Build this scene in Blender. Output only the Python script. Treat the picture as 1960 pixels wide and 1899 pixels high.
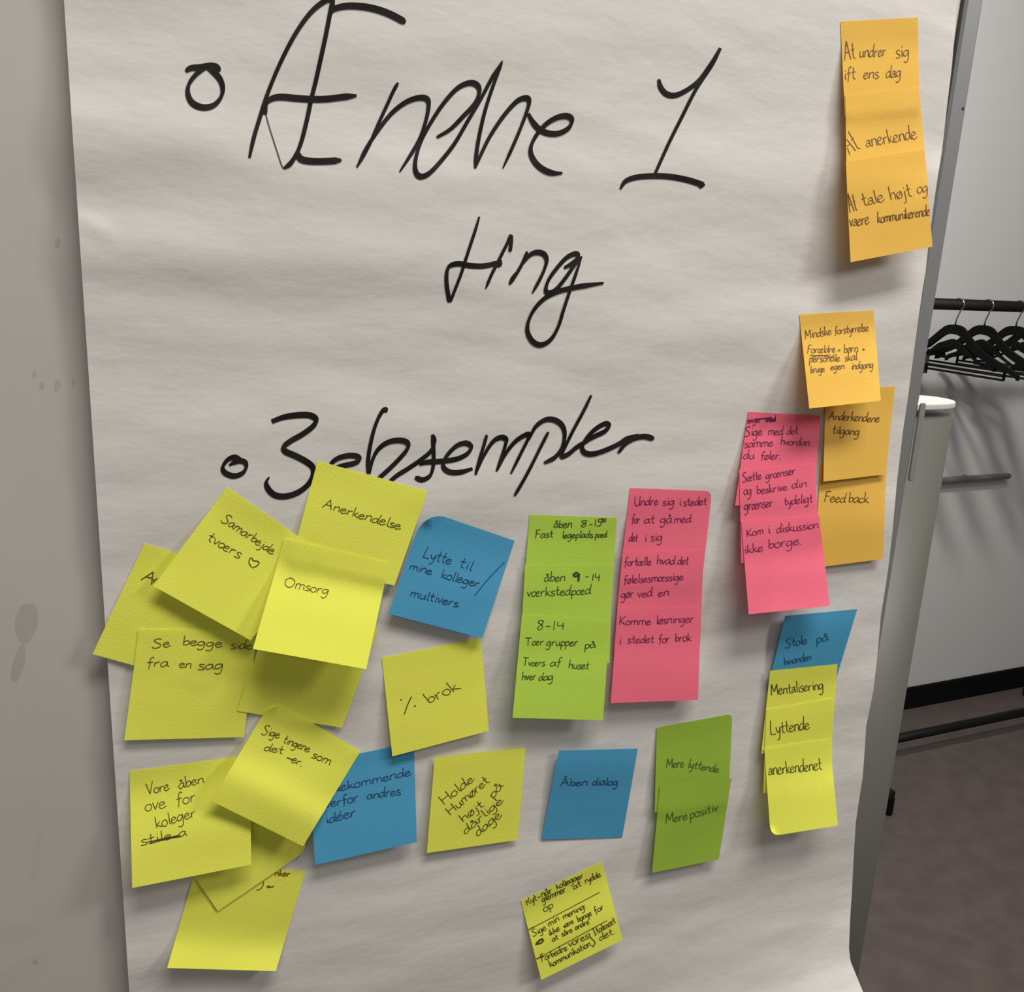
import bpy, bmesh, math, random
import numpy as np
from mathutils import Vector, Matrix, noise as mnoise
random.seed(7)
for o in list(bpy.data.objects): bpy.data.objects.remove(o)
scn = bpy.context.scene
COL = scn.collection

# ------------------------------------------------------------------ camera
VV = np.array([-343., 6850.]); HH = np.array([4170., -252.])      # vanishing points of the board (from image centre)
F = math.sqrt(-(VV @ HH))
nrm = lambda a: np.array(a) / np.linalg.norm(a)
cu = nrm([*HH, F]); cd = nrm([*VV, F]); cy = np.cross(cu, cd)
RW = np.stack([cu, cy, -cd])            # camera (right, down, forward) -> world
D, ZC = 0.585, 1.60                      # camera distance to the sheet, camera height
CAM = np.array([0., -D, ZC])
cam = bpy.data.cameras.new('camera'); cam_ob = bpy.data.objects.new('camera', cam); COL.objects.link(cam_ob)
cam.sensor_fit = 'HORIZONTAL'; cam.sensor_width = 36; cam.lens = 36 * F / 1960
cam.clip_start = .02; cam.clip_end = 60
mw = Matrix.Identity(4)
for i in range(3):
    mw[i][0] = RW[i][0]; mw[i][1] = -RW[i][1]; mw[i][2] = -RW[i][2]; mw[i][3] = CAM[i]
cam_ob.matrix_world = mw
scn.camera = cam_ob

# ------------------------------------------------------------------ light and exposure
scn.view_settings.view_transform = 'Standard'; scn.view_settings.look = 'None'
scn.view_settings.gamma = 1; scn.view_settings.use_curve_mapping = False
scn.view_settings.exposure = 0.28
w = bpy.data.worlds.new('world'); scn.world = w; w.use_nodes = True
w.node_tree.nodes['Background'].inputs[0].default_value = (1.0, .98, .96, 1)
w.node_tree.nodes['Background'].inputs[1].default_value = .085
def area(name, loc, target, sx, sy, power, col=(1, .97, .93)):
    l = bpy.data.lights.new(name, 'AREA'); l.shape = 'RECTANGLE'; l.size = sx; l.size_y = sy; l.energy = power; l.color = col
    o = bpy.data.objects.new(name, l); COL.objects.link(o); o.location = loc
    o.rotation_euler = (Vector(target) - Vector(loc)).to_track_quat('-Z', 'Y').to_euler(); return o
area('ceiling_or_fill_lamp', (1.75, -1.25, 2.5), (.35, 0, 1.35), .5, .35, 10.5)
area('ceiling_or_fill_lamp', (-1.0, -2.4, 2.65), (.3, 0, 1.3), 1.2, .6, 5.5)  # added fill light from the left, not a lamp of the room
area('ceiling_or_fill_lamp', (.42, -1.0, 3.3), (.3, 0, 1.3), 1.3, .4, 30)
area('ceiling_or_fill_lamp', (1.2, .1, 2.95), (2.7, 1.7, .5), .22, .16, 33)

# ------------------------------------------------------------------ helpers
def rayv(px, py):
    r = RW @ np.array([px - 980., py - 949.5, F]); return r / r[1]
def at(px, py, h=0.):                    # pixel -> point standing h in front of the sheet plane Y=0
    return CAM + rayv(px, py) * (D - h)
def atY(px, py, Y):
    return CAM + rayv(px, py) * (Y + D)
def tag(o, label=None, cat=None, group=None, kind=None):
    if label: o['label'] = label
    if cat: o['category'] = cat
    if group: o['group'] = group
    if kind: o['kind'] = kind
    return o
def empty(name, loc=(0, 0, 0)):
    o = bpy.data.objects.new(name, None); COL.objects.link(o); o.location = loc; o.empty_display_size = .05; return o
def obj(name, verts, faces, mat, parent=None, smooth=True, origin=None):
    me = bpy.data.meshes.new(name)
    V = [tuple(v) for v in verts]
    off = Vector((0, 0, 0))
    if origin is not None:
        off = Vector(origin)
        V = [(v[0] - off.x, v[1] - off.y, v[2] - off.z) for v in V]
    me.from_pydata(V, [], faces); me.update()
    if smooth:
        for p in me.polygons: p.use_smooth = True
    me.materials.append(mat)
    o = bpy.data.objects.new(name, me); COL.objects.link(o)
    o.location = off
    if parent is not None:
        o.parent = parent; wo = Vector((0, 0, 0)); q = parent
        while q is not None: wo += q.location; q = q.parent
        o.location = off - wo
    return o
class MB:
    def __init__(s): s.v = []; s.f = []
    def add(s, v, f):
        k = len(s.v); s.v += [tuple(a) for a in v]; s.f += [tuple(i + k for i in q) for q in f]
    def box(s, a, b):
        x0, y0, z0 = a; x1, y1, z1 = b
        s.add([(x0,y0,z0),(x1,y0,z0),(x1,y1,z0),(x0,y1,z0),(x0,y0,z1),(x1,y0,z1),(x1,y1,z1),(x0,y1,z1)],
              [(0,3,2,1),(4,5,6,7),(0,1,5,4),(1,2,6,5),(2,3,7,6),(3,0,4,7)])
    def tube(s, pts, r, n=14):
        pts = [Vector(p) for p in pts]; rings = []
        up = Vector((0.123, .3, 1)).normalized()
        for i, p in enumerate(pts):
            t = (pts[min(i+1, len(pts)-1)] - pts[max(i-1, 0)]).normalized()
            a = t.cross(up)
            if a.length < 1e-4: a = t.cross(Vector((1, 0, 0)))
            a.normalize(); b = t.cross(a)
            rr = r[i] if isinstance(r, (list, tuple)) else r
            rings.append([p + a*math.cos(2*math.pi*k/n)*rr + b*math.sin(2*math.pi*k/n)*rr for k in range(n)])
        v = [q for R_ in rings for q in R_]; f = []
        for i in range(len(rings)-1):
            for k in range(n):
                f.append((i*n+k, i*n+(k+1) % n, (i+1)*n+(k+1) % n, (i+1)*n+k))
        f.append(tuple(range(n))[::-1]); f.append(tuple((len(rings)-1)*n+k for k in range(n)))
        s.add(v, f)
    def prism(s, poly, fn, d0, d1):       # poly 2D extruded; fn(a,b,d)->xyz
        n = len(poly)
        v = [fn(a, b, d0) for a, b in poly] + [fn(a, b, d1) for a, b in poly]
        f = [tuple(range(n)), tuple(range(2*n-1, n-1, -1))] + [(i, n+i, n+(i+1) % n, (i+1) % n) for i in range(n)]
        s.add(v, f)
    def build(s, name, mat, parent=None, smooth=False, bevel=0, origin=None):
        o = obj(name, s.v, s.f, mat, parent, smooth, origin)
        bm = bmesh.new(); bm.from_mesh(o.data); bmesh.ops.recalc_face_normals(bm, faces=bm.faces); bm.to_mesh(o.data); bm.free()
        if bevel:
            m = o.modifiers.new('bevel', 'BEVEL'); m.width = bevel; m.segments = 3; m.limit_method = 'ANGLE'
        if smooth:
            for p in o.data.polygons: p.use_smooth = len(p.vertices) == 4
        return o

# ------------------------------------------------------------------ materials
def mat(name, col, rough=.6, metal=0., spec=.3, bump=0., bscale=200., bstretch=(1, 1, 1), var=0., vscale=8., trans=0., dark=None):
    m = bpy.data.materials.new(name); m.use_nodes = True; nt = m.node_tree; N = nt.nodes; L = nt.links
    p = N['Principled BSDF']; out = N['Material Output']
    p.inputs['Base Color'].default_value = (*col, 1); p.inputs['Roughness'].default_value = rough
    p.inputs['Metallic'].default_value = metal; p.inputs['Specular IOR Level'].default_value = spec
    tc = N.new('ShaderNodeTexCoord')
    if var:
        n = N.new('ShaderNodeTexNoise'); n.inputs['Scale'].default_value = vscale; n.inputs['Detail'].default_value = 6
        L.new(tc.outputs['Object'], n.inputs['Vector'])
        r = N.new('ShaderNodeValToRGB'); r.color_ramp.elements[0].position = .35; r.color_ramp.elements[1].position = .7
        dk = dark or tuple(c*(1-var) for c in col)
        r.color_ramp.elements[0].color = (*dk, 1); r.color_ramp.elements[1].color = (*col, 1)
        L.new(n.outputs['Fac'], r.inputs['Fac']); L.new(r.outputs['Color'], p.inputs['Base Color'])
    if bump:
        mp = N.new('ShaderNodeMapping'); mp.inputs['Scale'].default_value = bstretch
        n2 = N.new('ShaderNodeTexNoise'); n2.inputs['Scale'].default_value = bscale; n2.inputs['Detail'].default_value = 4
        b = N.new('ShaderNodeBump'); b.inputs['Strength'].default_value = bump; b.inputs['Distance'].default_value = .001
        L.new(tc.outputs['Object'], mp.inputs['Vector']); L.new(mp.outputs['Vector'], n2.inputs['Vector'])
        L.new(n2.outputs['Fac'], b.inputs['Height']); L.new(b.outputs['Normal'], p.inputs['Normal'])
    if trans:
        t = N.new('ShaderNodeBsdfTranslucent'); t.inputs['Color'].default_value = (*col, 1)
        mx = N.new('ShaderNodeMixShader'); mx.inputs[0].default_value = trans
        L.new(p.outputs[0], mx.inputs[1]); L.new(t.outputs[0], mx.inputs[2]); L.new(mx.outputs[0], out.inputs[0])
    return m
M = {}
NT = dict(rough=.75, spec=.15, bump=.25, bscale=900., trans=.09)
M['yellow'] = mat('yellow_note_paper', (.89, .90, .115), **NT)
M['orange'] = mat('orange_note_paper', (.90, .54, .10), **NT)
M['pink'] = mat('pink_note_paper', (.97, .18, .265), **NT)
M['green'] = mat('green_note_paper', (.50, .72, .085), **NT)
M['olive'] = mat('deep_green_note_paper', (.34, .52, .055), **NT)
M['blue'] = mat('blue_note_paper', (.085, .37, .60), **NT)
M['sheet'] = mat('white_flipchart_paper', (.745, .71, .665), rough=.7, spec=.2, bump=1., bscale=36., bstretch=(.7, 1, 1.5), trans=.06)
M['marker'] = mat('black_marker_ink', (.022, .018, .016), rough=.6, spec=.15, var=.5, vscale=45., dark=(.008, .006, .005))
M['faint'] = mat('dry_marker_ink', (.10, .092, .082), rough=.6)
M['ink'] = mat('black_ballpoint_ink', (.075, .066, .018), rough=.5)
M['inkblue'] = mat('navy_ballpoint_ink', (.02, .045, .12), rough=.5)
M['inkpink'] = mat('violet_ballpoint_ink', (.20, .025, .085), rough=.5)
M['inkgreen'] = mat('dark_ballpoint_ink', (.05, .075, .02), rough=.5)
M['inkfaint'] = mat('faint_pencil_ink', (.10, .135, .03), rough=.6); M['inkteal'] = mat('faint_blue_ink', (.028, .10, .19), rough=.6)
M['inkbrown'] = mat('brown_ballpoint_ink', (.14, .075, .018), rough=.5)
M['inkred'] = mat('brown_red_ballpoint_ink', (.20, .06, .01), rough=.5)
M['board'] = mat('white_enamel_board', (.54, .51, .46), rough=.32, spec=.35, var=.10, vscale=5.)
M['alu'] = mat('grey_anodised_aluminium', (.235, .235, .23), rough=.45, metal=.2, spec=.4, bump=.08, bscale=400, bstretch=(1, 1, .02))
M['post'] = mat('grey_lacquered_steel', (.10, .097, .083), rough=.42, metal=.1, spec=.45)
M['plate'] = mat('grey_painted_steel', (.24, .24, .225), rough=.4)
M['cap'] = mat('light_grey_plastic', (.62, .61, .58), rough=.4)
M['dark'] = mat('dark_parts_groove_shade', (.03, .03, .03), rough=.8)  # dark small parts, and the painted shade of the frame groove
M['wall'] = mat('white_painted_wall', (.62, .61, .60), rough=.85, spec=.1, bump=.15, bscale=300.)
M['floor'] = mat('brown_grey_linoleum', (.14, .112, .10), rough=.5, spec=.25, var=.22, vscale=14.)
M['black'] = mat('black_plastic', (.006, .006, .006), rough=.75, spec=.08)
M['blackmetal'] = mat('black_lacquered_steel', (.008, .008, .008), rough=.55, spec=.18)
M['steel'] = mat('polished_steel', (.65, .65, .66), rough=.22, metal=1.)
M['railgrey'] = mat('brushed_steel_rail', (.24, .235, .225), rough=.4, metal=.5)

# ------------------------------------------------------------------ the room
WY = -D + 2.35
def plane(name, c, mat_, kind='structure'):
    o = obj(name, c, [(0, 1, 2, 3)], mat_, None, False); tag(o, kind=kind); return o
fl = MB(); fl.box((-2.5, -3.2, -.05), (7.5, WY, 0)); tag(fl.build('floor', M['floor']), 'brown grey linoleum floor', 'floor', kind='structure')
wl = MB(); wl.box((-2.5, WY, -.05), (7.5, WY + .12, 2.8)); tag(wl.build('wall_back', M['wall']), 'white painted wall behind the coat rack', 'wall', kind='structure')
bb = MB(); bb.box((-2.5, WY - .014, 0), (7.5, WY, .088)); tag(bb.build('baseboard_back', M['black'], bevel=.003), 'black baseboard along the white wall', 'baseboard', kind='structure')

# ------------------------------------------------------------------ whiteboard on its stand
BY = .0095                                # board face
BX0, BX1, BZ0, BZ1 = -.24, .6445, .80, 2.04
wb = empty('whiteboard', (.2, .03, 0)); tag(wb, 'light grey mobile whiteboard with aluminium frame, carrying the big paper sheet', 'whiteboard')
b = MB(); b.box((BX0 + .01, BY, BZ0 + .01), (BX1 - .012, BY + .012, BZ1 - .01)); b.build('board_panel', M['board'], wb)
def frame_v(x0, x1, sgn):
    # aluminium profile: flat face, shaded groove towards the panel, rounded outer edge
    y0, y1 = .0065, .034
    prof = [(x0, y1), (x0, y0 + .002), (x0 + .002*sgn, y0), (x0 + .0155*sgn, y0), (x0 + .0175*sgn, y0 + .0012), (x0 + .021*sgn, y0 + .007), (x0 + .021*sgn, y1)]
    m = MB(); m.prism(prof, lambda a, b_, d: (a, b_, d), BZ0, BZ1); return m
f1 = frame_v(.6235, .6445, 1).build('frame_rail', M['alu'], wb)
f2 = frame_v(BX0 + .021, BX0, -1).build('frame_rail', M['alu'], wb)
for z0 in (BZ0 - .004, BZ1 - .02):
    m = MB(); m.box((BX0, .0065, z0), (BX1, .034, z0 + .024)); m.build('frame_rail', M['alu'], wb, bevel=.003)
g = MB(); g.box((.6205, .0085, BZ0 + .02), (.6240, .0097, BZ1 - .02)); g.build('frame_groove_shade', M['dark'], wb)  # near-black strip paints the shadow line between frame and panel
s = MB(); c_ = atY(1843, 208, .0065); s.tube([(c_[0], .0072, c_[2]), (c_[0], .0060, c_[2])], .0011, 10); s.build('screw', M['dark'], f1)
def stain_mat(name, col, a):
    m = mat(name, col, rough=.45); nt = m.node_tree; t = nt.nodes.new('ShaderNodeBsdfTransparent'); mx = nt.nodes.new('ShaderNodeMixShader'); mx.inputs[0].default_value = a
    nt.links.new(t.outputs[0], mx.inputs[1]); nt.links.new(nt.nodes['Principled BSDF'].outputs[0], mx.inputs[2]); nt.links.new(mx.outputs[0], nt.nodes['Material Output'].inputs[0]); return m
M['smear'] = stain_mat('dark_smear', (.27, .255, .22), .13); M['pale'] = stain_mat('pale_wiped_smear', (.66, .63, .56), .09)
def smear(px, py, rx, ry, ang, m_, k):
    vs_ = []
    for i_ in range(28):
        t_ = 2*math.pi*i_/28; rr = 1 + .16*mnoise.noise(Vector((math.cos(t_)*1.5, math.sin(t_)*1.5, k)))
        x_ = rx*rr*math.cos(t_); y_ = ry*rr*math.sin(t_); ca = math.cos(ang); sa = math.sin(ang)
        q_ = atY(px + x_*ca - y_*sa, py + x_*sa + y_*ca, BY - .00025); vs_.append(q_)
    obj('smear', vs_, [tuple(range(28))], M[m_], wb, False)
for k, a in enumerate([(66,716,4,7,.1,'smear'),(80,738,5,9,.1,'smear'),(110,738,6,12,.1,'smear'),(140,732,3,8,0,'smear'),(110,465,5,11,.2,'smear'),(50,1192,22,38,.15,'smear'),(35,1270,12,36,.25,'smear'),
                       (68,1842,6,5,.3,'smear'),(20,1788,58,20,-.1,'pale'),(38,1862,60,22,-.55,'pale'),(70,1640,6,60,.18,'pale')]): smear(*a, k*3.7)
def oval(cx, cy, rx, ry, n=28, sq=2.6):
    return [(cx + rx*math.copysign(abs(math.cos(t))**(2/sq), math.cos(t)), cy + ry*math.copysign(abs(math.sin(t))**(2/sq), math.sin(t)))
            for t in [2*math.pi*k/n for k in range(n)]]
PZ = atY(1830, 768, .05)
px_r = PZ[0]
def post(cx):
    m = MB(); m.prism(oval(cx, .062, .044, .026), lambda a, b_, d: (a, b_, d), .07, PZ[2] - .012)
    p = m.build('post', M['post'], wb, smooth=True)
    m = MB(); m.prism(oval(cx, .062, .0444, .0264), lambda a, b_, d: (a, b_, d), PZ[2] - .006, PZ[2] + .001)
    m.build('end_cap', M['cap'], p, bevel=.002)
    m = MB(); m.box((cx - .03, -.28, .045), (cx + .03, .42, .075)); ft = m.build('foot', M['post'], wb, bevel=.008)
    for y in (-.25, .39):
        m = MB(); m.tube([(cx - .012, y, .022), (cx + .012, y, .022)], .0225, 18); m.build('caster', M['black'], ft, smooth=True)
post(px_r - .044); post(BX0 + BX1 - px_r + .044)
m = MB(); a = atY(1767, 771, .005); b_ = atY(1743.5, 921, .005); sh = (a[0] - b_[0])/(a[2] - b_[2])
pl = oval(0, 0, .0034, (a[2] - b_[2])/2, 24, 8); zc = (a[2] + b_[2])/2; xc = (a[0] + b_[0])/2
m.prism(pl, lambda p, q, d: (xc + p + q*sh, d, zc + q), .004, .0062)
m.build('clamp_plate', M['plate'], wb, bevel=.0008)

# ------------------------------------------------------------------ the big paper sheet
RIGHT = [(1833,0),(1828,60),(1822,130),(1812,210),(1803,290),(1789,380),(1776,480),(1772,520),(1766,555),(1751,660),(1738,760),(1729,820),(1717,920),
 (1708,1020),(1700,1090),(1686,1180),(1680,1250),(1672,1320),(1658,1390),(1654,1450),(1651,1490),(1643,1540),(1638,1575),(1634,1640),(1631,1700),(1627,1760),(1625,1815),(1628,1840),(1640,1870),(1652,1899),(1668,1925),(1692,1955),(1720,1985)]
rp = np.array([rayv(*p) for p in RIGHT]); RSX = rp[:, 0]; RSZ = rp[:, 2]
ordr = np.argsort(RSZ)
def right_slope(sz): return float(np.interp(sz, RSZ[ordr], RSX[ordr]))
LSX = float(rayv(185, 950)[0])
def n2(u, v, k): return mnoise.noise(Vector((u, v, k)))
def ridge(px, A, wd):
    q = [(at(a, b), f) for a, b, f in px]
    return ([p[0] for p, f in q], [p[2] - ZC for p, f in q], [f for p, f in q]), A, wd
RIDGES = [ridge([(100,255,1),(350,285,1),(560,325,.8),(1000,345,.3),(1400,350,.7),(1700,340,1)], .0042, .024),
          ridge([(100,478,1),(400,482,1),(720,500,.6),(1000,540,.2),(1300,600,.2)], .0040, .022),
          ridge([(900,700,0),(1300,660,.7),(1800,600,1)], .0030, .024),
          ridge([(100,600,.8),(500,640,.5),(900,640,0)], .0022, .018)]
_a = at(150, 415); _b = at(212, 453); _t = nrm([_b[0] - _a[0], _b[2] - _a[2]])
CR = (( _a[0] + _b[0])/2, (_a[2] + _b[2])/2 - ZC, -_t[1], _t[0])
def paper_h(u, v):                       # v measured from the camera height
    s = min(max((u + .011)/.645, 0), 1)
    h = .0030*n2(u*1.9 + .5*v, v*11 + u*1.2, 3.1) + .0020*n2(u*4.5, v*24 - u*4, 9.7) + .0008*n2(u*13, v*42 + u*6, 5.3)
    for (pts, A, wd) in RIDGES:          # long soft folds left by rolling the sheet
        vr = float(np.interp(u, pts[0], pts[1])); fd = float(np.interp(u, pts[0], pts[2]))
        d_ = (v - vr)/wd
        if abs(d_) < 4: h += A*fd*math.exp(-d_*d_)
    d_ = (u - CR[0])*CR[2] + (v - CR[1])*CR[3]; a_ = -(u - CR[0])*CR[3] + (v - CR[1])*CR[2]
    if abs(d_) < .03 and abs(a_) < .05: h += .0014*math.exp(-(d_/.005)**2)*max(0, 1 - abs(a_)/.016)
    sz = v/D
    res = (right_slope(sz) - (1.038 + (.348 - sz)*.052))*D
    h += max(.0, min(.014, res*.8 + .003))*s**5
    q = max(0., (-v - .585))/.13
    h += .034*q*q*min(1., max(0, (s - .1)/.75))
    return max(h, -.004) if q == 0 else h
def paper_px(px, py):
    r = rayv(px, py); h = 0.
    for _ in range(3): h = paper_h(r[0]*(D - h), r[2]*(D - h))
    return h
NU, NV = 150, 400
vs = np.linspace(.405, -.80, NV); verts = []; faces = []
for v in vs:
    sz = v/D; 
    hR = paper_h(right_slope(sz)*D, v); rEdge = right_slope(v/(D - hR))*(D - hR)
    for i in range(NU + 1):
        s = i/NU
        uR = rEdge; uL = LSX*D
        u = uL + (uR - uL)*s
        verts.append((u, -paper_h(u, v), ZC + v))
for j in range(NV - 1):
    for i in range(NU):
        k = j*(NU+1) + i; faces.append((k, k+NU+1, k+NU+2, k+1))
sheet = obj('flipchart_sheet', verts, faces, M['sheet'], None, True, origin=(.31, 0, 1.4))
tag(sheet, 'large white flipchart sheet with black marker writing, hanging on the whiteboard', 'paper sheet')

# ------------------------------------------------------------------ strokes
def catmull(pts, n=5):
    P = [np.array(p, float) for p in pts]
    if len(P) < 3: 
        return [P[0] + (P[-1]-P[0])*t for t in np.linspace(0, 1, 4)]
    P = [2*P[0]-P[1]] + P + [2*P[-1]-P[-2]]; out = []
    for i in range(1, len(P)-2):
        a, b, c, d = P[i-1:i+3]
        for k in range(n):
            t = k/n
            out.append(.5*((2*b) + (c-a)*t + (2*a-5*b+4*c-d)*t*t + (3*b-a-3*c+d)*t**3))
    out.append(P[-2]); return out
def ribbon(mb, pts, width, to3d, taper=(1., 1.)):
    """flat ink line through pixel points; width(i, direction, fraction) in pixels"""
    n = len(pts); v = []; L = []
    for i, p in enumerate(pts):
        t = pts[min(i+1, n-1)] - pts[max(i-1, 0)]; l = np.linalg.norm(t); t = t/l if l > 1e-9 else np.array([1., 0])
        nn = np.array([-t[1], t[0]]); fr = i/(n-1)
        wd = width(t, fr)/2
        v.append(to3d(*(p + nn*wd))); v.append(to3d(*(p - nn*wd)))
    mb.add(v, [(2*i, 2*i+2, 2*i+3, 2*i+1) for i in range(n-1)])
NIB = nrm([math.cos(math.radians(68)), -math.sin(math.radians(68))])
def nibw(lo, hi, tp=(.75, .75)):
    def f(t, fr):
        s_ = abs(t[0]*NIB[1] - t[1]*NIB[0])
        wd = .94*(lo + (hi - lo)*s_)
        e = 1.
        if fr < .08: e = tp[0] + (1-tp[0])*fr/.08
        if fr > .92: e = tp[1] + (1-tp[1])*(1-fr)/.08
        return wd*e
    return f
def on_sheet(k=.0005):
    def f(px, py):
        return at(px, py, paper_px(px, py) + k)
    return f
def big(name, crop, strokes, lo=6.8, hi=13.5, label=None, taper=(.6, .4)):
    ox, oy, sc = crop; mb = MB(); k = .0004
    for st in strokes:
        mt = None
        pts = [(ox + st[i]*sc, oy + st[i+1]*sc) for i in range(0, len(st), 2)]
        pp = catmull(pts, 6); k += .00003
        ribbon(mb, [np.array(p) for p in pp], nibw(lo, hi, taper), on_sheet(k))
    o = mb.build(name, M['marker'], sheet)
    if label: o['label'] = label
    return o
def faint(parent, crop, st, wd=2.5):
    ox, oy, sc = crop; mb = MB()
    pts = [(ox + st[i]*sc, oy + st[i+1]*sc) for i in range(0, len(st), 2)]
    ribbon(mb, catmull(pts, 6), lambda t, fr: wd, on_sheet(.0003))
    o = mb.build('faint_stroke', M['faint'], parent); return o
C1 = (320, 0, .21064); C2 = (640, 0, .2551); C3 = (960, 60, .2551); C4 = (820, 380, .20408); C5 = (400, 740, .22449); C6 = (760, 740, .26531)
big('bullet', C1, [(168,648,215,618,300,610,380,596,440,605,480,648), (375,600,285,655,208,745,186,830,213,915,275,962,355,975,432,950,490,880,505,800,480,720,420,650,355,612)], 7, 13.5)
ae = big('lettering', C1, [
 (748,1432,788,1250,845,1060,895,900,970,705,1060,505,1170,300,1290,130,1400,30,1490,-10,1500,60,1480,130),
 (1505,0,1490,70,1440,330,1390,560,1350,740,1310,900,1270,1090,1225,1270,1180,1390,1120,1485,1062,1530),
 (893,1040,890,990,905,930,960,892,1040,880,1180,892,1310,900,1450,898,1600,880,1722,868),
 (1490,115,1530,75,1640,52,1780,58,1900,82,2010,120,2120,175,2165,208),
 (1185,1385,1212,1440,1290,1462,1420,1465,1585,1455)], 8, 14, 'handwritten black word with a large opening letter pair')
faint(ae, C1, (892,1010,915,1110,955,1240,1000,1380,1040,1500,1065,1535), 2.6)
nm = [(478,620,440,690,390,800,330,930,260,1090,170,1255), (170,1255,230,1130,320,990,430,850,540,765,640,732,700,748,705,820,680,930,640,1040,580,1150,490,1290),
 (770,1030,870,970,960,880,1050,780,1088,690,1070,636,1010,622,920,665,820,775,730,910,660,1040,615,1170,607,1270,640,1322,705,1305,790,1220,900,1080,1000,910,1100,740,1180,590,1230,510,1262,455),
 (1258,470,1200,620,1140,800,1100,960,1072,1110,1055,1262), (1057,1262,1100,1160,1170,1020,1270,870,1370,760,1440,735,1462,765,1440,850,1390,980,1330,1120,1265,1262),
 (1455,850,1490,915,1540,970,1610,1000,1690,998,1760,958,1783,900,1750,870,1680,878,1600,922,1530,995,1482,1080,1475,1150,1510,1220,1570,1272,1640,1298,1712,1298)]
big('lettering', C2, nm, 6.8, 12.5, 'handwritten black letters ndre')
big('lettering', C3, [(1180,358,1195,420,1240,470,1310,478,1400,435,1480,370,1540,290,1600,200,1643,125), (1643,130,1580,250,1500,370,1440,470,1350,650,1260,830,1155,1062),
  (892,1182,930,1125,1010,1095,1120,1085,1250,1088,1380,1110,1475,1138,1515,1152), (1485,1172,1520,1140)], 6.7, 12, 'handwritten black numeral one with a base line', (.6, .9))
big('lettering', C4, [(478,170,440,300,390,450,345,590,310,700,260,830,205,955,183,880,170,770,178,670,215,625,290,612,400,630,520,632,640,605,690,580),
  (772,335,740,420,690,520,640,620,590,720,538,845), (650,640,690,600), (775,340,776,410,766,500), (928,495,880,610,830,700,760,808), (830,690,760,790),
  (870,630,940,540,1010,505,1080,518,1110,575,1090,660,1040,770,975,888),
  (1275,650,1340,615,1390,570,1403,530,1370,518,1290,560,1200,660,1130,760,1102,850,1130,885,1200,850,1290,740,1380,610,1437,540),
  (1437,542,1390,690,1330,860,1270,1040,1220,1200,1150,1320,1060,1372,980,1340,932,1250,940,1150,1000,1030,1100,930,1230,868,1380,832,1500,812,1645,792)], 6.3, 11.5, 'handwritten black word ting')
big('bullet', C5, [(282,628,220,603,160,625,118,685,138,735,210,762,280,742,316,695,310,650,270,633,220,645,172,672)], 6, 12)
big('lettering', C5, [(535,298,640,260,760,243,860,245,912,278,890,335,800,405,700,462,640,512,652,552,740,592,830,640,885,690,885,760,840,840,760,902,660,935,570,928,512,882,488,820,515,770)], 9, 13, 'handwritten black numeral three', (.8, .3))
big('lettering', C5, [(1040,700,1045,655,1100,612,1180,590,1255,592,1283,618,1250,650,1170,670,1040,700),
  (1525,205,1490,200,1450,258,1410,360,1380,480,1360,600,1352,745), (1368,745,1390,640,1440,540,1520,478,1610,458,1680,470,1700,502,1680,550,1620,620,1540,700,1465,768,1420,810)], 7, 12, 'handwritten black letters ek, partly behind the yellow note')
big('lettering', C6, [(-60,692,0,642,80,592,170,530,240,470,270,400,255,345), (257,350,263,450,263,560,240,640,185,672,130,655), (160,560,220,545,300,540,420,525,500,490,535,440,500,408,430,428,360,498,333,560,350,600,400,620,470,615,545,592),
  (648,348,625,430,600,510,567,637), (570,625,620,510,690,400,750,366,787,382,780,430,750,520,718,612), (725,600,780,490,850,400,920,352,952,346,940,390,890,490,822,628),
  (1092,328,1040,430,960,590,900,700,848,788), (950,385,1000,290,1070,240,1135,240,1192,280,1210,350,1190,440,1140,510,1062,552),
  (1402,62,1350,170,1280,300,1220,420,1187,500,1235,488,1300,435,1380,390), (1330,415,1420,362,1500,322,1530,282,1500,268,1430,308,1370,370,1337,430,1350,472,1400,487,1480,468,1590,420,1660,375,1745,350),
  (1597,478,1650,412,1720,372,1790,360,1855,376)], 6.3, 11.5, 'handwritten black letters sempler', (.7, .6))

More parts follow.
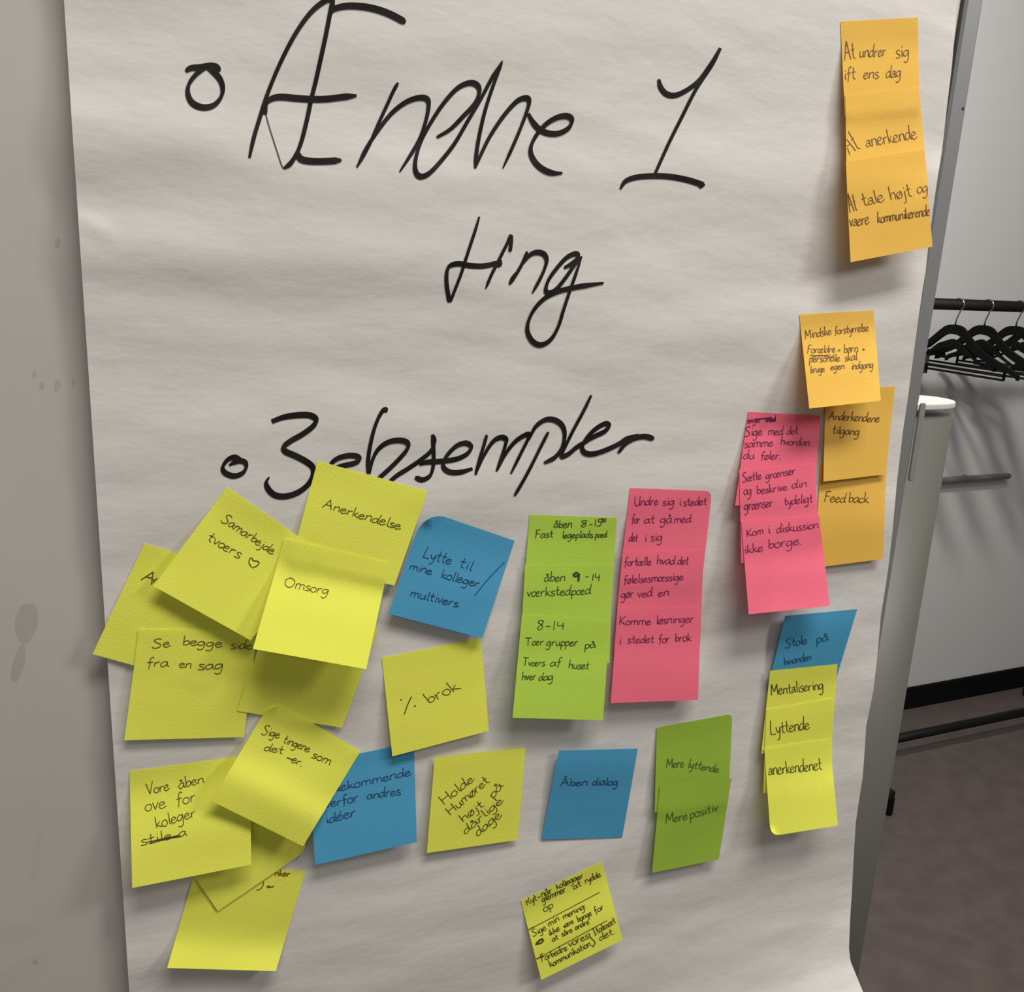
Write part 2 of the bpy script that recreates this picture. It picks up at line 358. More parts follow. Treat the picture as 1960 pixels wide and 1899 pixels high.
# ------------------------------------------------------------------ single-stroke handwriting
G = {
'a': (9, "7 9 4 10 1 7 0 4 2 0 5 2 7 8;7 10 7 3 9 0"), 'b': (8, "1 20 1 10 1 1;1 5 3 9 6 9 7 5 5 1 1 1"), 'c': (7, "6 8 4 10 1 8 0 4 2 0 4 0 7 2"),
'd': (9, "7 8 4 10 1 7 0 3 2 0 5 2 7 7;8 20 7 8 7 2 9 0"), 'e': (8, "1 5 5 6 6 8 4 10 1 8 0 4 2 0 4 0 8 3"), 'f': (7, "7 18 5 20 3 16 3 6 2 -4;0 9 6 10"),
'g': (9, "7 9 4 10 1 8 0 4 2 1 5 3 7 8;7 10 7 2 6 -6 3 -9 0 -7"), 'h': (9, "1 20 1 8 1 0;1 5 3 9 6 10 7 6 7 0"), 'i': (4, "2 10 2 3 3 0;2 14 2 15.5"),
'j': (5, "3 10 3 0 2 -7 -1 -8;3 14 3 15.5"), 'k': (8, "1 20 1 8 1 0;6 10 2 5;2 5 4 3 8 0"), 'l': (4, "2 20 2 6 2 2 4 0"),
'm': (13, "1 10 1 0;1 6 3 10 6 9 6 0;6 6 8 10 11 9 11 4 12 0"), 'n': (9, "1 10 1 0;1 6 4 10 7 9 7 3 8 0"), 'o': (8, "4 10 1 8 0 4 2 0 5 0 7 4 6 9 4 10"),
'p': (8, "1 10 1 0 1 -9;1 7 4 10 7 7 6 2 3 0 1 2"), 'r': (7, "1 10 1 0;1 5 3 9 6 10"), 's': (7, "6 9 3 10 1 8 3 5 6 3 5 0 0 0"),
't': (7, "3 18 3 8 3 2 6 0;0 10 6 11"), 'u': (9, "1 10 1 3 3 0 6 2 7 10;7 10 7 3 9 0"), 'v': (7, "0 10 3 0;3 0 6 10"), 'y': (8, "0 10 1 4 4 2 7 10;7 10 6 0 4 -8 1 -8"),
'æ': (13, "6 8 3 10 0 6 1 1 3 0 6 4;7 9 6 4 8 0 12 1;6 5 10 6 11 9 9 10 7 8"), 'A': (13, "0 0 6 20;6 20 11 0;2 8 10 8"), 'F': (10, "2 20 2 10 1 0;2 20 9 20;2 11 8 11"),
'H': (12, "1 20 1 0;10 20 10 0;1 10 10 10"), 'I': (9, "4 20 4 0;1 20 7 20;1 0 7 0"), 'K': (11, "1 20 1 0;9 20 2 9;2 9 10 0"), 'L': (10, "2 20 1 8 1 0;1 0 9 0"),
'M': (15, "1 0 2 20;2 20 7 6;7 6 12 20;12 20 13 0"), 'O': (14, "6 20 1 15 1 5 6 0 11 4 12 14 6 20"), 'R': (12, "1 20 1 0;1 20 6 20 9 16 7 12 1 10;4 11 10 0"),
'S': (12, "10 18 6 20 2 16 5 11 9 7 8 1 3 -1 0 2"), 'T': (12, "0 20 11 19;5 20 5 0"), 'U': (12, "1 20 1 6 4 0 8 1 10 8;10 20 10 5 11 0"), 'V': (11, "0 20 5 0;5 0 10 22"),
'à': (8, "1 8 4 10 6 8 6 2 8 0;6 4 3 6 0 3 2 0 6 3"), '0': (9, "4 19 1 15 1 5 4 0 7 5 7 15 4 19"), '1': (5, "2 18 2 0"), '3': (8, "0 16 4 20 7 16 3 11 7 6 4 0 0 2"), '4': (10, "1 18 1 9 8 9;7 16 7 0"), '5': (9, "8 18 2 18 2 11 6 11 7 5 4 0 0 1"),
'8': (9, "7 17 3 19 1 15 6 9 6 3 3 0 1 4 5 10 7 17"), '9': (9, "7 15 4 19 1 15 3 11 7 14;7 17 7 0"), '-': (8, "1 7 6 7"), '.': (4, "1 0 2 1"), ':': (4, "1 1 2 2;1 8 2 9"),
'+': (9, "4 10 4 2;1 6 8 6"), ',': (4, "2 1 1 -4"), '"': (6, "1 19 1 15;4 19 4 15"), ' ': (7, ""),
}
G['å'] = (9, G['a'][1] + ";3 14 5 13 5 16 3 16 3 14"); G['ø'] = (8, G['o'][1] + ";0 -1 7 11"); G['é'] = (8, G['e'][1] + ";4 13 6 16"); G['Å'] = (13, G['A'][1] + ";4 23 8 23.5")
def layout(text, x0, y0, x1, y1, xh, slant=.12):
    """pixel strokes of a word written from (x0,y0) to (x1,y1)"""
    tot = sum(G[c][0] for c in text) - 1.5
    e = np.array([x1 - x0, y1 - y0], float); Ln = np.linalg.norm(e); e /= Ln; up = np.array([e[1], -e[0]])
    sx = Ln/tot; sy = xh/10.; out = []; cx = 0.
    for c in text:
        adv, st = G[c]
        dy = random.uniform(-.5, .5); ks = random.uniform(.93, 1.08)
        for seg in st.split(';'):
            if not seg: continue
            q = [float(z) for z in seg.split()]
            pts = []
            for i in range(0, len(q), 2):
                X = (cx + q[i])*sx; Y = (q[i+1]*ks + dy)*sy
                pts.append(np.array([x0, y0]) + e*(X + Y*slant) + up*Y)
            out.append(pts)
        cx += adv
    return out

# ------------------------------------------------------------------ sticky notes
NOTES = []                               # (corners, grid of lifts), lowest first
NG = 22
def inv_bilin(c, p):
    a, b, cc, d = c; s = t = .5
    for _ in range(8):
        P = a*(1-s)*(1-t) + b*s*(1-t) + cc*s*t + d*(1-s)*t
        ds = (b-a)*(1-t) + (cc-d)*t; dt = (d-a)*(1-s) + (cc-b)*s
        r = p - P; det = ds[0]*dt[1] - ds[1]*dt[0]
        if abs(det) < 1e-9: break
        s += (r[0]*dt[1] - r[1]*dt[0])/det; t += (ds[0]*r[1] - ds[1]*r[0])/det
        s = min(max(s, -1), 2); t = min(max(t, -1), 2)
    return s, t
def grid_h(H, s, t):
    s = min(max(s, 0), 1)*NG; t = min(max(t, 0), 1)*NG
    i = min(int(s), NG-1); j = min(int(t), NG-1); s -= i; t -= j
    return H[j, i]*(1-s)*(1-t) + H[j, i+1]*s*(1-t) + H[j+1, i+1]*s*t + H[j+1, i]*(1-s)*t
def note(color, corners, lifts, label, lines=(), ink='ink', pw=1.5, rounds=None, iw=1.45, extra=(), prof=((0, 0), (.17, .02), (.35, .24), (.6, .57), (1, 1))):
    """lifts: how far each corner (TL, TR, BR, BL) stands off what is behind it, in mm"""
    c = [np.array(q, float) for q in corners]; lf = [l*.001 for l in lifts]
    PX = np.zeros((NG+1, NG+1, 2)); H = np.zeros((NG+1, NG+1)); REQ = np.zeros_like(H)
    for j in range(NG+1):
        t = j/NG
        for i in range(NG+1):
            s = i/NG
            p = c[0]*(1-s)*(1-t) + c[1]*s*(1-t) + c[2]*s*t + c[3]*(1-s)*t
            wv = float(np.interp(t, [q_[0] for q_ in prof], [q_[1] for q_ in prof]))
            own = (lf[0]*(1-s) + lf[1]*s)*(1-wv) + (lf[3]*(1-s) + lf[2]*s)*wv
            base = paper_px(*p); req = base + .0005
            for (cc, HH_) in NOTES:
                lo = np.min(cc, axis=0); hi = np.max(cc, axis=0)
                if p[0] < lo[0]-2 or p[0] > hi[0]+2 or p[1] < lo[1]-2 or p[1] > hi[1]+2: continue
                ss, tt = inv_bilin(cc, p)
                if -.03 <= ss <= 1.03 and -.03 <= tt <= 1.03: req = max(req, grid_h(HH_, ss, tt) + .0007)
            PX[j, i] = p; REQ[j, i] = req; H[j, i] = max(base*.6 + own, req)
    for _ in range(7):
        K = np.pad(H, 1, mode='reflect', reflect_type='odd')
        av = (K[:-2, 1:-1] + K[2:, 1:-1] + K[1:-1, :-2] + K[1:-1, 2:])/4
        H = np.maximum(REQ, H*.4 + av*.6)
    H = np.minimum(H, .06)
    PV = PX.copy()
    if rounds:                           # curled corners: (corner index, radius as part of the side, extra lift mm)
        for ci, rad, lift in rounds:
            cs, ct = [(0, 0), (1, 0), (1, 1), (0, 1)][ci]
            for j in range(NG+1):
                for i in range(NG+1):
                    a = abs(i/NG - cs); b = abs(j/NG - ct)
                    if a < rad and b < rad:
                        x = 1 - a/rad; y = 1 - b/rad          # 1,1 at the corner
                        m_ = max(x, y); r_ = math.hypot(x, y)
                        k = m_/r_ if r_ > 1e-6 else 1
                        k = 1 - (1 - k)*min(1, r_)
                        a2 = rad*(1 - x*k); b2 = rad*(1 - y*k)
                        s = cs + (a2 if cs == 0 else -a2); t = ct + (b2 if ct == 0 else -b2)
                        PV[j, i] = c[0]*(1-s)*(1-t) + c[1]*s*(1-t) + c[2]*s*t + c[3]*(1-s)*t
                        H[j, i] += lift*.001*max(0, x + y - .9)**2
    V = [at(PV[j, i, 0], PV[j, i, 1], H[j, i]) for j in range(NG+1) for i in range(NG+1)]
    Fc = [(j*(NG+1)+i, (j+1)*(NG+1)+i, (j+1)*(NG+1)+i+1, j*(NG+1)+i+1) for j in range(NG) for i in range(NG)]
    top = (V[0] + V[NG])/2
    o = obj('sticky_note', V, Fc, M[color], None, True, origin=tuple(top))
    tag(o, label, 'sticky note', 'sticky notes on the flipchart sheet')
    NOTES.append((np.array(c), H))
    cc = np.array(c)
    def to3d(px, py):
        s, t = inv_bilin(cc, np.array([px, py])); return at(px, py, grid_h(H, s, t) + .0003)
    if color == 'orange': ink = 'inkbrown'
    mb = MB()
    def inside(p):
        s, t = inv_bilin(cc, p); return -.0 <= s <= 1. and 0 <= t <= 1.
    def put(pts, wd):
        n = len(pts)
        pts = [p for p in pts if inside(p)]
        if len(pts) >= 2: ribbon(mb, pts, lambda t_, fr: wd, to3d)
    for ln in lines:
        text, x0, y0, x1, y1, xh = ln[:6]; sl = ln[6] if len(ln) > 6 else .12; wd = ln[7] if len(ln) > 7 else iw
        for st in layout(text, x0, y0, x1, y1, xh, sl): put(catmull(st, 4), wd)
    for wd, st in extra:
        put(catmull([(st[i], st[i+1]) for i in range(0, len(st), 2)], 5), wd*.75)
    if mb.v:
        mb.build('handwriting', M[ink], o)
    return o
exec_order = None
# ---- yellow cluster on the left, lowest first
note('yellow', [(277,1040),(490,1108),(395,1312),(177,1252)], (.5,.5,4,2), 'yellow note hanging over the left edge of the sheet, only two letters showing',
  extra=[(2.6,(270,1110,293,1095)), (2.6,(293,1095,290,1119)), (2.4,(279,1104,292,1107)), (2.4,(295,1108,293,1116)), (2.4,(293,1115,297,1110,302,1107))])
note('yellow', [(608,882),(819,940),(755,1121),(557,1075)], (.5,.5,6,5), 'yellow sticky note reading Anerkendelse below the large numeral three',
  [('Anerkendelse',617,971,764,1014,9.5)])
note('yellow', [(266,1205),(492,1208),(467,1411),(238,1417)], (3,3,4,6), 'yellow sticky note reading Se begge sider fra en sag',
  [('Se',291,1240,324,1238,9),('begge',349,1234,423,1239,9),('sider',441,1242,492,1243,9),('fra',281,1277,321,1276,9.5),('en',343,1277,365,1279,9),('sag',379,1282,426,1281,10)])
note('yellow', [(512,1190),(724,1205),(655,1393),(454,1361)], (3,2,3,1), 'blank yellow note mostly hidden below the note reading Omsorg')
note('yellow', [(435,932),(612,1055),(480,1226),(294,1122)], (.5,.5,12,9), 'tilted yellow sticky note reading Samarbejde tværs with a small drawn heart',
  [('Samarbejde',422,997,520,1061,9.5),('tværs',395,1032,456,1069,10.5)], extra=[(2.5,(482,1086,477,1078,478,1070,482,1068,485,1073,492,1074,496,1077,492,1083,483,1087))])
note('yellow', [(545,1031),(745,1077),(701,1281),(484,1242)], (.5,.5,30,30), 'bright yellow sticky note reading Omsorg, topmost in the left cluster',
  [('Omsorg',543,1122,627,1138,9.5)], pw=1.3)
note('yellow', [(378,1652),(585,1667),(528,1859),(320,1853)], (.5,.5,13,13), 'lowest yellow note at bottom left, tucked under the tilted corner of another note',
  [('nker',526,1676,554,1678,6)], ink='inkred', iw=1.6, pw=2.2, extra=[(2.2,(505,1688,503,1696,498,1702,491,1704)), (3,(510,1698,516,1696,514,1699,524,1697))], prof=((0, 0), (.65, .12), (.78, .3), (1, 1)))
note('yellow', [(476,1437),(600,1619),(417,1744),(293,1561)], (.5,2,3,.5), 'half hidden yellow note turned on its corner, above the lowest yellow note', rounds=[(1,.16,1)])
note('blue', [(592,1462),(792,1421),(798,1612),(603,1656)], (.5,.5,11,11), 'blue sticky note reading overfor andres idéer beside a yellow note',
  [('Imødekommende',590,1527,786,1484,9),('overfor',612,1549,685,1534,9.5),('andres',703,1530,766,1521,9),('idéer',624,1577,681,1562,9.5)], ink='inkblue')
note('yellow', [(248,1476),(478,1445),(481,1655),(253,1700)], (.5,.5,15,18), 'yellow sticky note reading Vore åben with a struck out last line, at left edge',
  [('Vore',281,1521,323,1512,10.5),('åben',343,1511,390,1498,10),('ove',278,1552,316,1547,12.5),('for',338,1541,374,1534,11),('koleger',299,1586,374,1563,11),('stile',270,1619,328,1605,9.5),('a',343,1602,356,1600,9)],
  extra=[(2.8,(283,1612,310,1606,343,1599)), (2.8,(286,1615,315,1607,347,1601))])
note('yellow', [(521,1339),(690,1438),(580,1620),(404,1533)], (.5,.5,16,15), 'tilted yellow sticky note reading Sige tingene som det er, curled top corner',
  [('Sige',500,1405,533,1413,9),('tingene',541,1421,590,1440,8.5),('som',596,1449,630,1464,9),('det',505,1436,540,1443,8),('er.',557,1458,577,1467,8.5)], pw=2., rounds=[(0,.18,2)], extra=[(2.5,(549,1450,562,1455))], prof=((0, 0), (.2, .05), (.52, .38), (.72, .95), (1, 1)))
note('yellow', [(731,1259),(920,1221),(936,1399),(751,1448)], (.5,.5,7,7), 'yellow sticky note reading brok with a percent-like sign, below the note about kolleger',
  [('brok',822,1347,880,1319,11,-.25)], extra=[(2.6,(774,1367,780,1350,788,1333)), (3,(766,1339,769,1340)), (3,(793,1353,796,1350))])
note('blue', [(812,976),(985,1035),(923,1222),(744,1175)], (2,.5,8,8), 'blue sticky note reading Lytte til mine kolleger, with rounded curled corner',
  [('Lytte',809,1066,861,1081,10.5),('til',877,1084,900,1092,10),('mine',783,1089,824,1100,8.5),('kolleger',843,1106,915,1124,9),('multivers',784,1141,875,1162,9)], ink='inkblue', rounds=[(0,.24,3)], extra=[(2.,(909,1140,935,1108,966,1076))])
note('yellow', [(832,1450),(1006,1431),(991,1608),(817,1633)], (3,3,4,6), 'yellow sticky note with steeply slanted lines reading Holde humøret højt',
  [('Holde',850,1541,907,1494,9,0),('Humøret',862,1561,937,1497,8.5,0),('højt',886,1574,926,1543,8.5,0),('på',944,1529,963,1506,9,0),('dårlige',891,1597,963,1536,8,0),('dage',915,1601,960,1563,8.5,0)])
note('blue', [(1070,1437),(1221,1433),(1191,1603),(1037,1607)], (5,6,1,1.5), 'blue sticky note reading Åben dialog in the lower middle', [('Åben',1073,1505,1124,1503,7.5),('dialog',1134,1503,1182,1503,8)], ink='inkblue')
note('yellow', [(997,1724),(1152,1649),(1192,1799),(1036,1876)], (.5,.5,13,13), 'small-written yellow sticky note divided by two ruled lines, lowest in the middle',
  [('Ryt:',1009,1733,1031,1722,6.5),('når',1037,1717,1057,1709,7),('kollegaer',1066,1702,1117,1680,6),('"glemmer"',1034,1729,1088,1705,6.5),('at',1099,1703,1113,1695,6.5),('rydde',1121,1691,1150,1678,6),('op',1042,1746,1059,1737,8),
   ('Sige',1020,1793,1046,1780,6.5),('min',1051,1774,1071,1762,6.5),('mening:',1079,1760,1122,1738,6.5),('ikke',1052,1792,1072,1781,6),('være',1080,1777,1098,1767,5.5),('bange',1107,1765,1133,1752,6),('for',1140,1749,1156,1739,6),
   ('at',1058,1803,1069,1797,5.5),('såre',1076,1793,1096,1784,5.5),('andre',1102,1781,1128,1768,6),('Forbedre',1037,1841,1086,1819,6.5),('vores',1090,1813,1127,1796,7.5),('Italesæt',1138,1791,1179,1766,6.5),('kommunikation,',1054,1852,1134,1809,6.5),('det.',1149,1801,1178,1787,7)],
  iw=1.5, extra=[(1.9,(1012,1780,1080,1744,1148,1708)), (2.6,(1012,1780,1022,1774)), (1.9,(1027,1836,1095,1799,1162,1762)), (3.2,(1027,1836,1040,1829)), (2.4,(1127,1786,1131,1795,1139,1804,1135,1813)), (5,(1027,1806,1033,1800,1040,1797)), (4,(1025,1808,1036,1805,1041,1799))])
# ---- middle strips
note('green', [(1014,985),(1181,991),(1170,1165),(1000,1165)], (.5,.5,4,5), 'top note of the long green strip, reading Fast legeplads pæd',
  [('åben',1060,1010,1094,1010,8),('8',1111,1009,1123,1009,7),('-',1127,1009,1135,1008,7),('15',1137,1007,1151,1007,7),('30',1151,1000,1160,999,3.5),('Fast',1024,1030,1058,1028,7.5),('legeplads',1076,1030,1134,1029,7),('pæd',1139,1029,1161,1028,6)], ink='inkgreen')
note('green', [(1005,1081),(1172,1081),(1167,1269),(995,1265)], (3,3,8,9), 'middle note of the long green strip, reading værkstedpæd',
  [('åben',1042,1113,1081,1112,9),('9',1095,1113,1108,1113,9,.1,4),('-',1119,1110,1127,1110,8),('14',1132,1112,1148,1112,8),('værkstedpæd',1009,1142,1130,1137,9)], ink='inkgreen')
note('green', [(999,1176),(1168,1187),(1154,1379),(981,1374)], (6,6,16,18), 'bottom note of the long green strip, reading 8-14 and hver dag',
  [('8-14',1027,1206,1080,1205,9),('Tær',1005,1236,1040,1234,7.5),('grupper',1046,1236,1105,1236,8),('på',1119,1241,1139,1240,8),('Tværs',1000,1274,1042,1275,7.5),('af',1053,1275,1073,1275,8),('huset',1088,1279,1126,1281,8),('hver',999,1302,1025,1301,8),('dag',1031,1303,1058,1302,8)], ink='inkgreen')
note('pink', [(1206,934),(1363,940),(1343,1120),(1185,1120)], (.5,1,4,5), 'top note of the middle pink strip, reading Undre sig i stedet',
  [('Undre',1214,968,1259,966,9),('sig',1268,967,1290,967,8),('i',1298,967,1303,967,9),('stedet',1308,968,1352,966,8),('for',1209,1001,1224,1001,8.5),('at',1233,1001,1252,1001,8),('gå',1264,1001,1285,1001,9),('med',1290,1001,1322,1000,8.5),('det',1204,1036,1220,1036,8),('i',1232,1036,1237,1036,9),('sig',1245,1036,1267,1035,9)], ink='inkpink', rounds=[(1,.08,.4)])
note('pink', [(1192,1054),(1347,1053),(1340,1235),(1175,1235)], (3.6,3.6,6,7), 'middle note of the middle pink strip, reading fortælle hvad det følelsesmæssige',
  [('fortælle',1195,1083,1246,1081,8),('hvad',1257,1080,1291,1080,9),('det',1297,1080,1317,1080,8),('følelsesmæssige',1194,1117,1307,1110,8),('gør',1189,1145,1212,1143,9),('ved',1221,1144,1248,1141,8.5),('en',1260,1142,1280,1140,8.5)], ink='inkpink')
note('pink', [(1182,1163),(1342,1161),(1336,1340),(1169,1346)], (5,5,12,13), 'bottom note of the middle pink strip, reading Komme løsninger',
  [('Komme',1185,1196,1245,1196,8),('løsninger',1256,1194,1327,1191,8.5),('i',1184,1233,1188,1233,9),('stedet',1201,1231,1251,1230,8),('for',1261,1231,1281,1229,8.5),('brok',1292,1228,1322,1227,8.5)], ink='inkpink')
note('olive', [(1257,1393),(1402,1366),(1394,1535),(1253,1555)], (.5,1,6,6), 'upper of the two darker green notes in lower right middle, reading Mere lyttende',
  [('Mere',1275,1470,1308,1469,9),('lyttende',1316,1469,1374,1479,8)], ink='inkfaint', iw=1.6, rounds=[(1,.07,.3)])
note('olive', [(1263,1504),(1400,1490),(1376,1645),(1248,1671)], (4.5,4.5,9,10), 'lower of the two darker green notes in lower right middle, reading Mere positiv',
  [('Mere',1274,1577,1315,1568,9,.25),('positiv',1321,1567,1374,1552,8.5,.25)], ink='inkfaint', iw=1.6)
# ---- right column
note('orange', [(1609,41),(1757,33),(1760,205),(1617,222)], (.5,.5,9,9), 'top note of the orange strip at top right, reading At undrer sig',
  [('At',1617,115,1637,112,17,.05),('undrer',1645,110,1695,107,12),('sig',1715,111,1740,107,13),('ift',1616,152,1637,151,12,.05),('ens',1653,150,1681,149,12),('dàg',1696,148,1724,147,12)])
note('orange', [(1618,181),(1759,167),(1776,352),(1621,372)], (7.5,7.5,15,16), 'middle note of the orange strip at top right, reading At anerkende',
  [('At',1627,296,1646,284,21,.05),('ànerkende',1659,281,1755,265,13.5,-.05)])
note('orange', [(1619,309),(1769,286),(1785,472),(1628,502)], (14,14,23,23), 'bottom note of the orange strip at top right, reading At tale højt',
  [('At',1627,406,1641,402,18,.05),('tàle',1652,394,1692,385,13,-.03),('højt',1705,383,1745,375,13,-.03),('og',1756,370,1776,367,11),('vàere',1627,434,1663,428,13),('kommunikerende',1680,427,1780,412,10.5)])
note('orange', [(1570,890),(1697,893),(1690,1070),(1560,1087)], (.5,.5,6,5), 'lowest orange note at right, reading Feedback',
  [('Feed',1577,960,1617,962,9.5),('back',1624,961,1661,962,9.5)])
note('orange', [(1580,748),(1713,739),(1696,908),(1576,922)], (.5,.5,5,7), 'orange note reading Anderkendene tilgang, under the lighter orange note',
  [('Anderkendene',1586,803,1682,808,8.5),('tilgang',1593,830,1644,833,8.5)])
note('orange', [(1530,602),(1672,594),(1686,767),(1549,782)], (.5,.5,28,28), 'light orange sticky note reading Mindske forstyrrelse, standing off the sheet',
  [('Mindske',1541,649,1591,640,8.5),('forstyrrelse',1598,640,1662,633,8),('Forældre',1545,676,1598,674,7.5),('+',1603,675,1609,674,6),('børn',1615,675,1642,673,8.5),('+',1650,673,1656,672,6),('personale',1549,693,1607,691,7.5),('skal',1617,691,1640,689,8),('bruge',1552,714,1578,711,7),('egen',1590,708,1616,706,7),('indgang',1630,707,1671,704,7.5)],
  extra=[(2.2,(1550,680,1570,681,1589,679)), (2.2,(1550,687,1568,680,1590,683,1598,678))], pw=1.15)
note('pink', [(1432,788),(1571,796),(1557,962),(1407,968)], (.5,.5,9,9), 'top note of the right pink strip, its first line struck out',
  [('sige',1431,810,1454,808,6),('med',1466,809,1485,806,6),('Sige',1425,835,1458,833,9),('med',1470,833,1498,832,8.5),('det',1507,832,1527,830,7.5),('samme',1425,857,1479,854,8.5),('hvordan',1494,851,1549,853,8),('du',1423,879,1443,878,9),('føler.',1456,879,1494,879,8)], ink='inkpink',
  extra=[(2.8,(1430,806,1455,802,1478,799)), (2.6,(1446,802,1465,801,1483,803)), (3,(1466,806,1474,803,1482,806,1484,801))])
note('pink', [(1415,899),(1559,888),(1571,1065),(1419,1078)], (6,6,14,15), 'middle note of the right pink strip, reading Sætte grænser',
  [('Sætte',1421,923,1457,917,8.5),('grænser',1466,917,1522,907,8),('og',1424,947,1438,946,9),('beskrive',1449,946,1506,938,8),('din',1516,935,1544,932,8),('grænser',1425,977,1479,969,9.5),('tydeligt',1501,967,1555,961,8.5)], ink='inkpink')
note('pink', [(1419,997),(1568,986),(1588,1160),(1433,1176)], (8,8,30,30), 'bottom note of the right pink strip, reading Kom i diskussion',
  [('Kom',1430,1028,1461,1021,7.5),('i',1469,1022,1474,1021,9),('diskussion',1487,1020,1566,1011,8.5),('ikke',1425,1060,1460,1055,8.5),('borge.',1471,1050,1535,1042,9.5)], ink='inkpink')
note('blue', [(1503,1179),(1641,1166),(1599,1304),(1467,1328)], (8,10,3,3), 'blue note at the head of the yellow strip at lower right, reading Stole på hinanden',
  [('Stole',1503,1240,1544,1232,8.5,.2),('på',1563,1231,1585,1226,8.5,.2),('hinanden',1501,1274,1552,1263,7.5,.2)], ink='inkteal', iw=1.6)
note('yellow', [(1474,1284),(1603,1271),(1592,1420),(1457,1443)], (3.5,3.5,7,7), 'yellow note just below the blue one at lower right, reading Mentalisering',
  [('Mentàlisering',1476,1331,1576,1319,10.5,.05)])
note('yellow', [(1467,1358),(1594,1336),(1592,1500),(1461,1518)], (5.5,5.5,11,11), 'middle yellow note of the lower right strip, reading Lyttende',
  [('Lyttende',1475,1406,1549,1396,12.5,.05)])
note('yellow', [(1463,1432),(1588,1414),(1604,1580),(1475,1601)], (8,8,24,24), 'bottom yellow note of the lower right strip, with a curled lower corner',
  [('ànerkendenet',1472,1484,1573,1473,12,.0)], rounds=[(3,.12,3)], pw=1.3)

# ------------------------------------------------------------------ coat rack and hangers behind
RY = -D + 2.05; RZ = 1.523
rack = empty('coat_rack', (2.7, RY, 0)); tag(rack, 'black freestanding coat rack on casters in front of the white wall', 'coat rack')
RX0, RX1 = 2.12, 3.28
m = MB(); m.tube([(RX0 - .06, RY, RZ), (RX1 + .06, RY, RZ)], .0165, 20); m.build('hanging_rail', M['blackmetal'], rack, smooth=True)
for x in (RX0, RX1):
    m = MB(); m.tube([(x, RY, .07), (x, RY, RZ - .015)], .014, 16); m.build('upright', M['blackmetal'], rack, smooth=True)
    m = MB(); m.box((x - .015, RY - .235, .052), (x + .006, RY + .22, .082)); ft = m.build('foot', M['blackmetal'], rack, bevel=.004)
    for y in (RY - .225, RY + .205):
        if x == RX0 and y < RY:
            m = MB(); m.box((x - .013, y - .012, 0), (x + .006, y + .010, .06)); m.build('glide', M['black'], ft, bevel=.003); continue
        m = MB(); m.tube([(x - .010, y, .026), (x + .010, y, .026)], .026, 18); m.box((x - .013, y - .012, .026), (x + .013, y + .012, .055)); m.build('caster', M['black'], ft)
p = atY(1850, 1386, RY)
m = MB(); m.tube([(RX0, RY, p[2]), (RX1, RY, p[2])], .0155, 16); m.build('lower_bar', M['blackmetal'], rack, smooth=True)

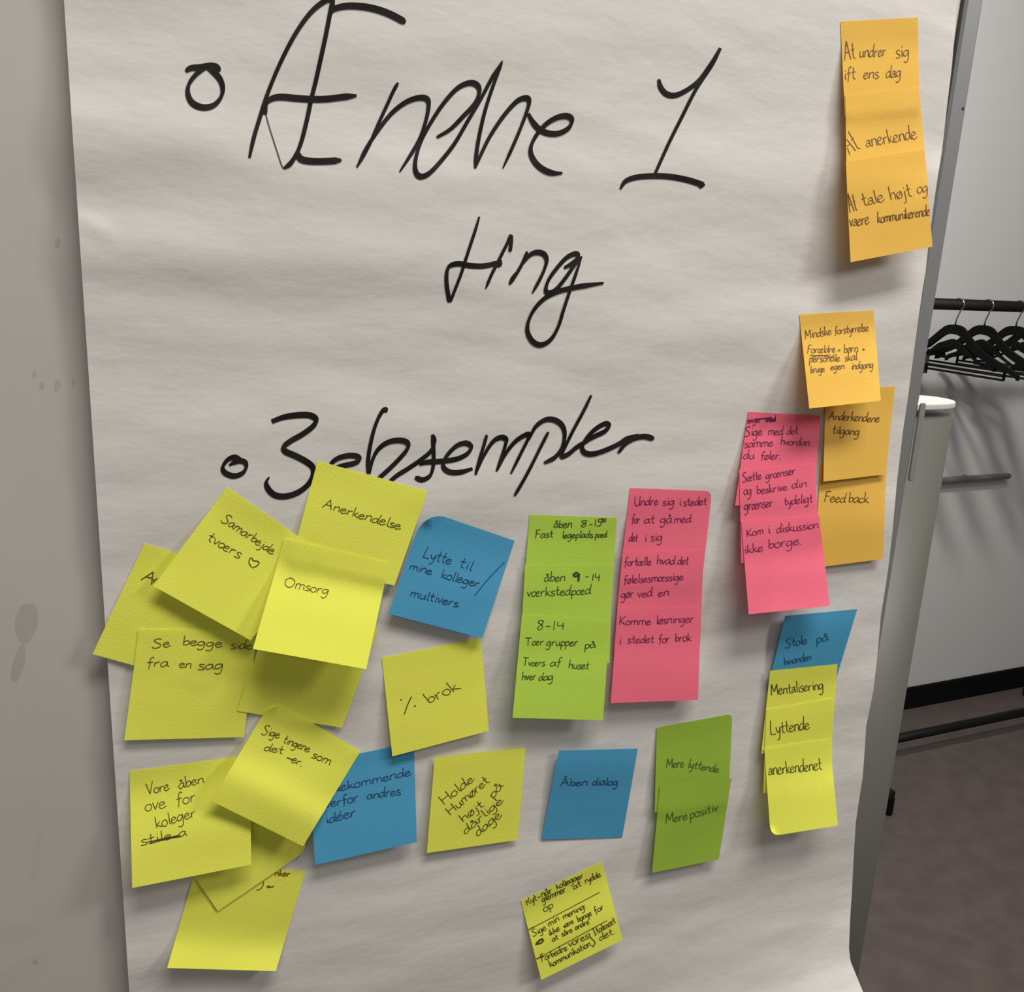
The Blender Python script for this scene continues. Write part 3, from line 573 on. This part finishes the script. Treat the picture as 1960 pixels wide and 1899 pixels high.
def zt(y):
    return float(np.interp(abs(y), [0, .02, .035, .055, .082, .12, .165, .215, .232, .24], [0, -.002, -.009, -.026, -.050, -.071, -.089, -.106, -.113, -.122])) - .058
def hanger(x, yaw, label, clip=False):
    t = empty('coat_hanger', (x, RY, RZ)); tag(t, label, 'hanger', 'black hangers on the coat rack')
    fn = lambda a, b_, d: (x + d, RY + a, RZ + b_)
    r = .0195; pts = []
    for k in range(17):
        an = math.radians(165 - k*(225)/16)
        pts.append((x, RY - r*math.cos(an), RZ + r*math.sin(an)))
    pts += [(x, RY - .004, RZ - .034), (x, RY, RZ - .044), (x, RY, RZ - .066)]
    m = MB(); m.tube(pts, .0026, 10); m.build('hook', M['steel'], t, smooth=True)
    m = MB(); 
    def band(y0, y1, top, bot):
        yy = np.linspace(y0, y1, 30)
        m.prism([(y, top(y)) for y in yy] + [(y, bot(y)) for y in yy[::-1]], fn, -.0065, .0065)
    outer_bot = lambda y: zt(y) - float(np.interp(abs(y), [0, .05, .15, .24], [.028, .026, .020, .012]))
    band(-.24, 0, zt, outer_bot); band(0, .24, zt, outer_bot)
    inner_top = lambda y: -.058 - .042 - .36*abs(y); inner_bot = lambda y: -.058 - .062 - .36*abs(y)
    itop = lambda y: min(inner_top(y), outer_bot(y) - .014*min(1, max(0, (abs(y) - .015)/.02))*(1 if abs(y) < .13 else 0))
    band(-.16, 0, itop, lambda y: min(itop(y) - .004, inner_bot(y))); band(0, .16, itop, lambda y: min(itop(y) - .004, inner_bot(y)))
    m.build('shoulder_body', M['black'], t)
    m = MB()
    for dz in (-.186, -.197):
        m.tube([(x, RY - .195, RZ + dz), (x, RY + .195, RZ + dz)], .0035, 10)
    for s_ in (-1, 1):
        m.tube([(x, RY + s_*.195, RZ - .197), (x, RY + s_*.195, RZ - .150)], .004, 10)
    br = m.build('trouser_bar', M['black'], t, smooth=True)
    if clip:
        m = MB(); m.box((x - .012, RY + .085, RZ - .214), (x + .012, RY + .108, RZ - .158)); m.box((x - .016, RY + .089, RZ - .166), (x + .016, RY + .104, RZ - .152)); m.build('clip', M['dark'], t, bevel=.002)
    t.rotation_euler = (0, 0, 0)
    return t
h1 = hanger(2.315, 0, 'black hanger hanging nearest the whiteboard, a clip on its bar', True)
h2 = hanger(2.435, 0, 'second black hanger from the whiteboard on the coat rack')
h3 = hanger(2.570, 0, 'third black hanger from the whiteboard, cut by the picture edge')
h4 = hanger(2.650, 0, 'black hanger furthest right on the rack, mostly outside the picture')

# ------------------------------------------------------------------ rail on the wall
a = atY(1933, 911, WY - .03)
wr = empty('wall_rail', (a[0] - .4, WY, a[2])); tag(wr, 'short grey metal rail with a rounded end, fixed to the white wall below the hangers', 'wall rail')
m = MB(); m.tube([(a[0] - .9, WY - .03, a[2]), (a[0] - .012, WY - .03, a[2]), (a[0] - .004, WY - .03, a[2]), (a[0], WY - .03, a[2])], [.0115, .0115, .009, .004], 16); m.build('bar', M['railgrey'], wr, smooth=True)
for dx in (.2, .7):
    m = MB(); m.tube([(a[0] - dx, WY - .03, a[2]), (a[0] - dx, WY, a[2])], .008, 12); m.build('bracket', M['railgrey'], wr, smooth=True)
bpy.context.view_layer.update()
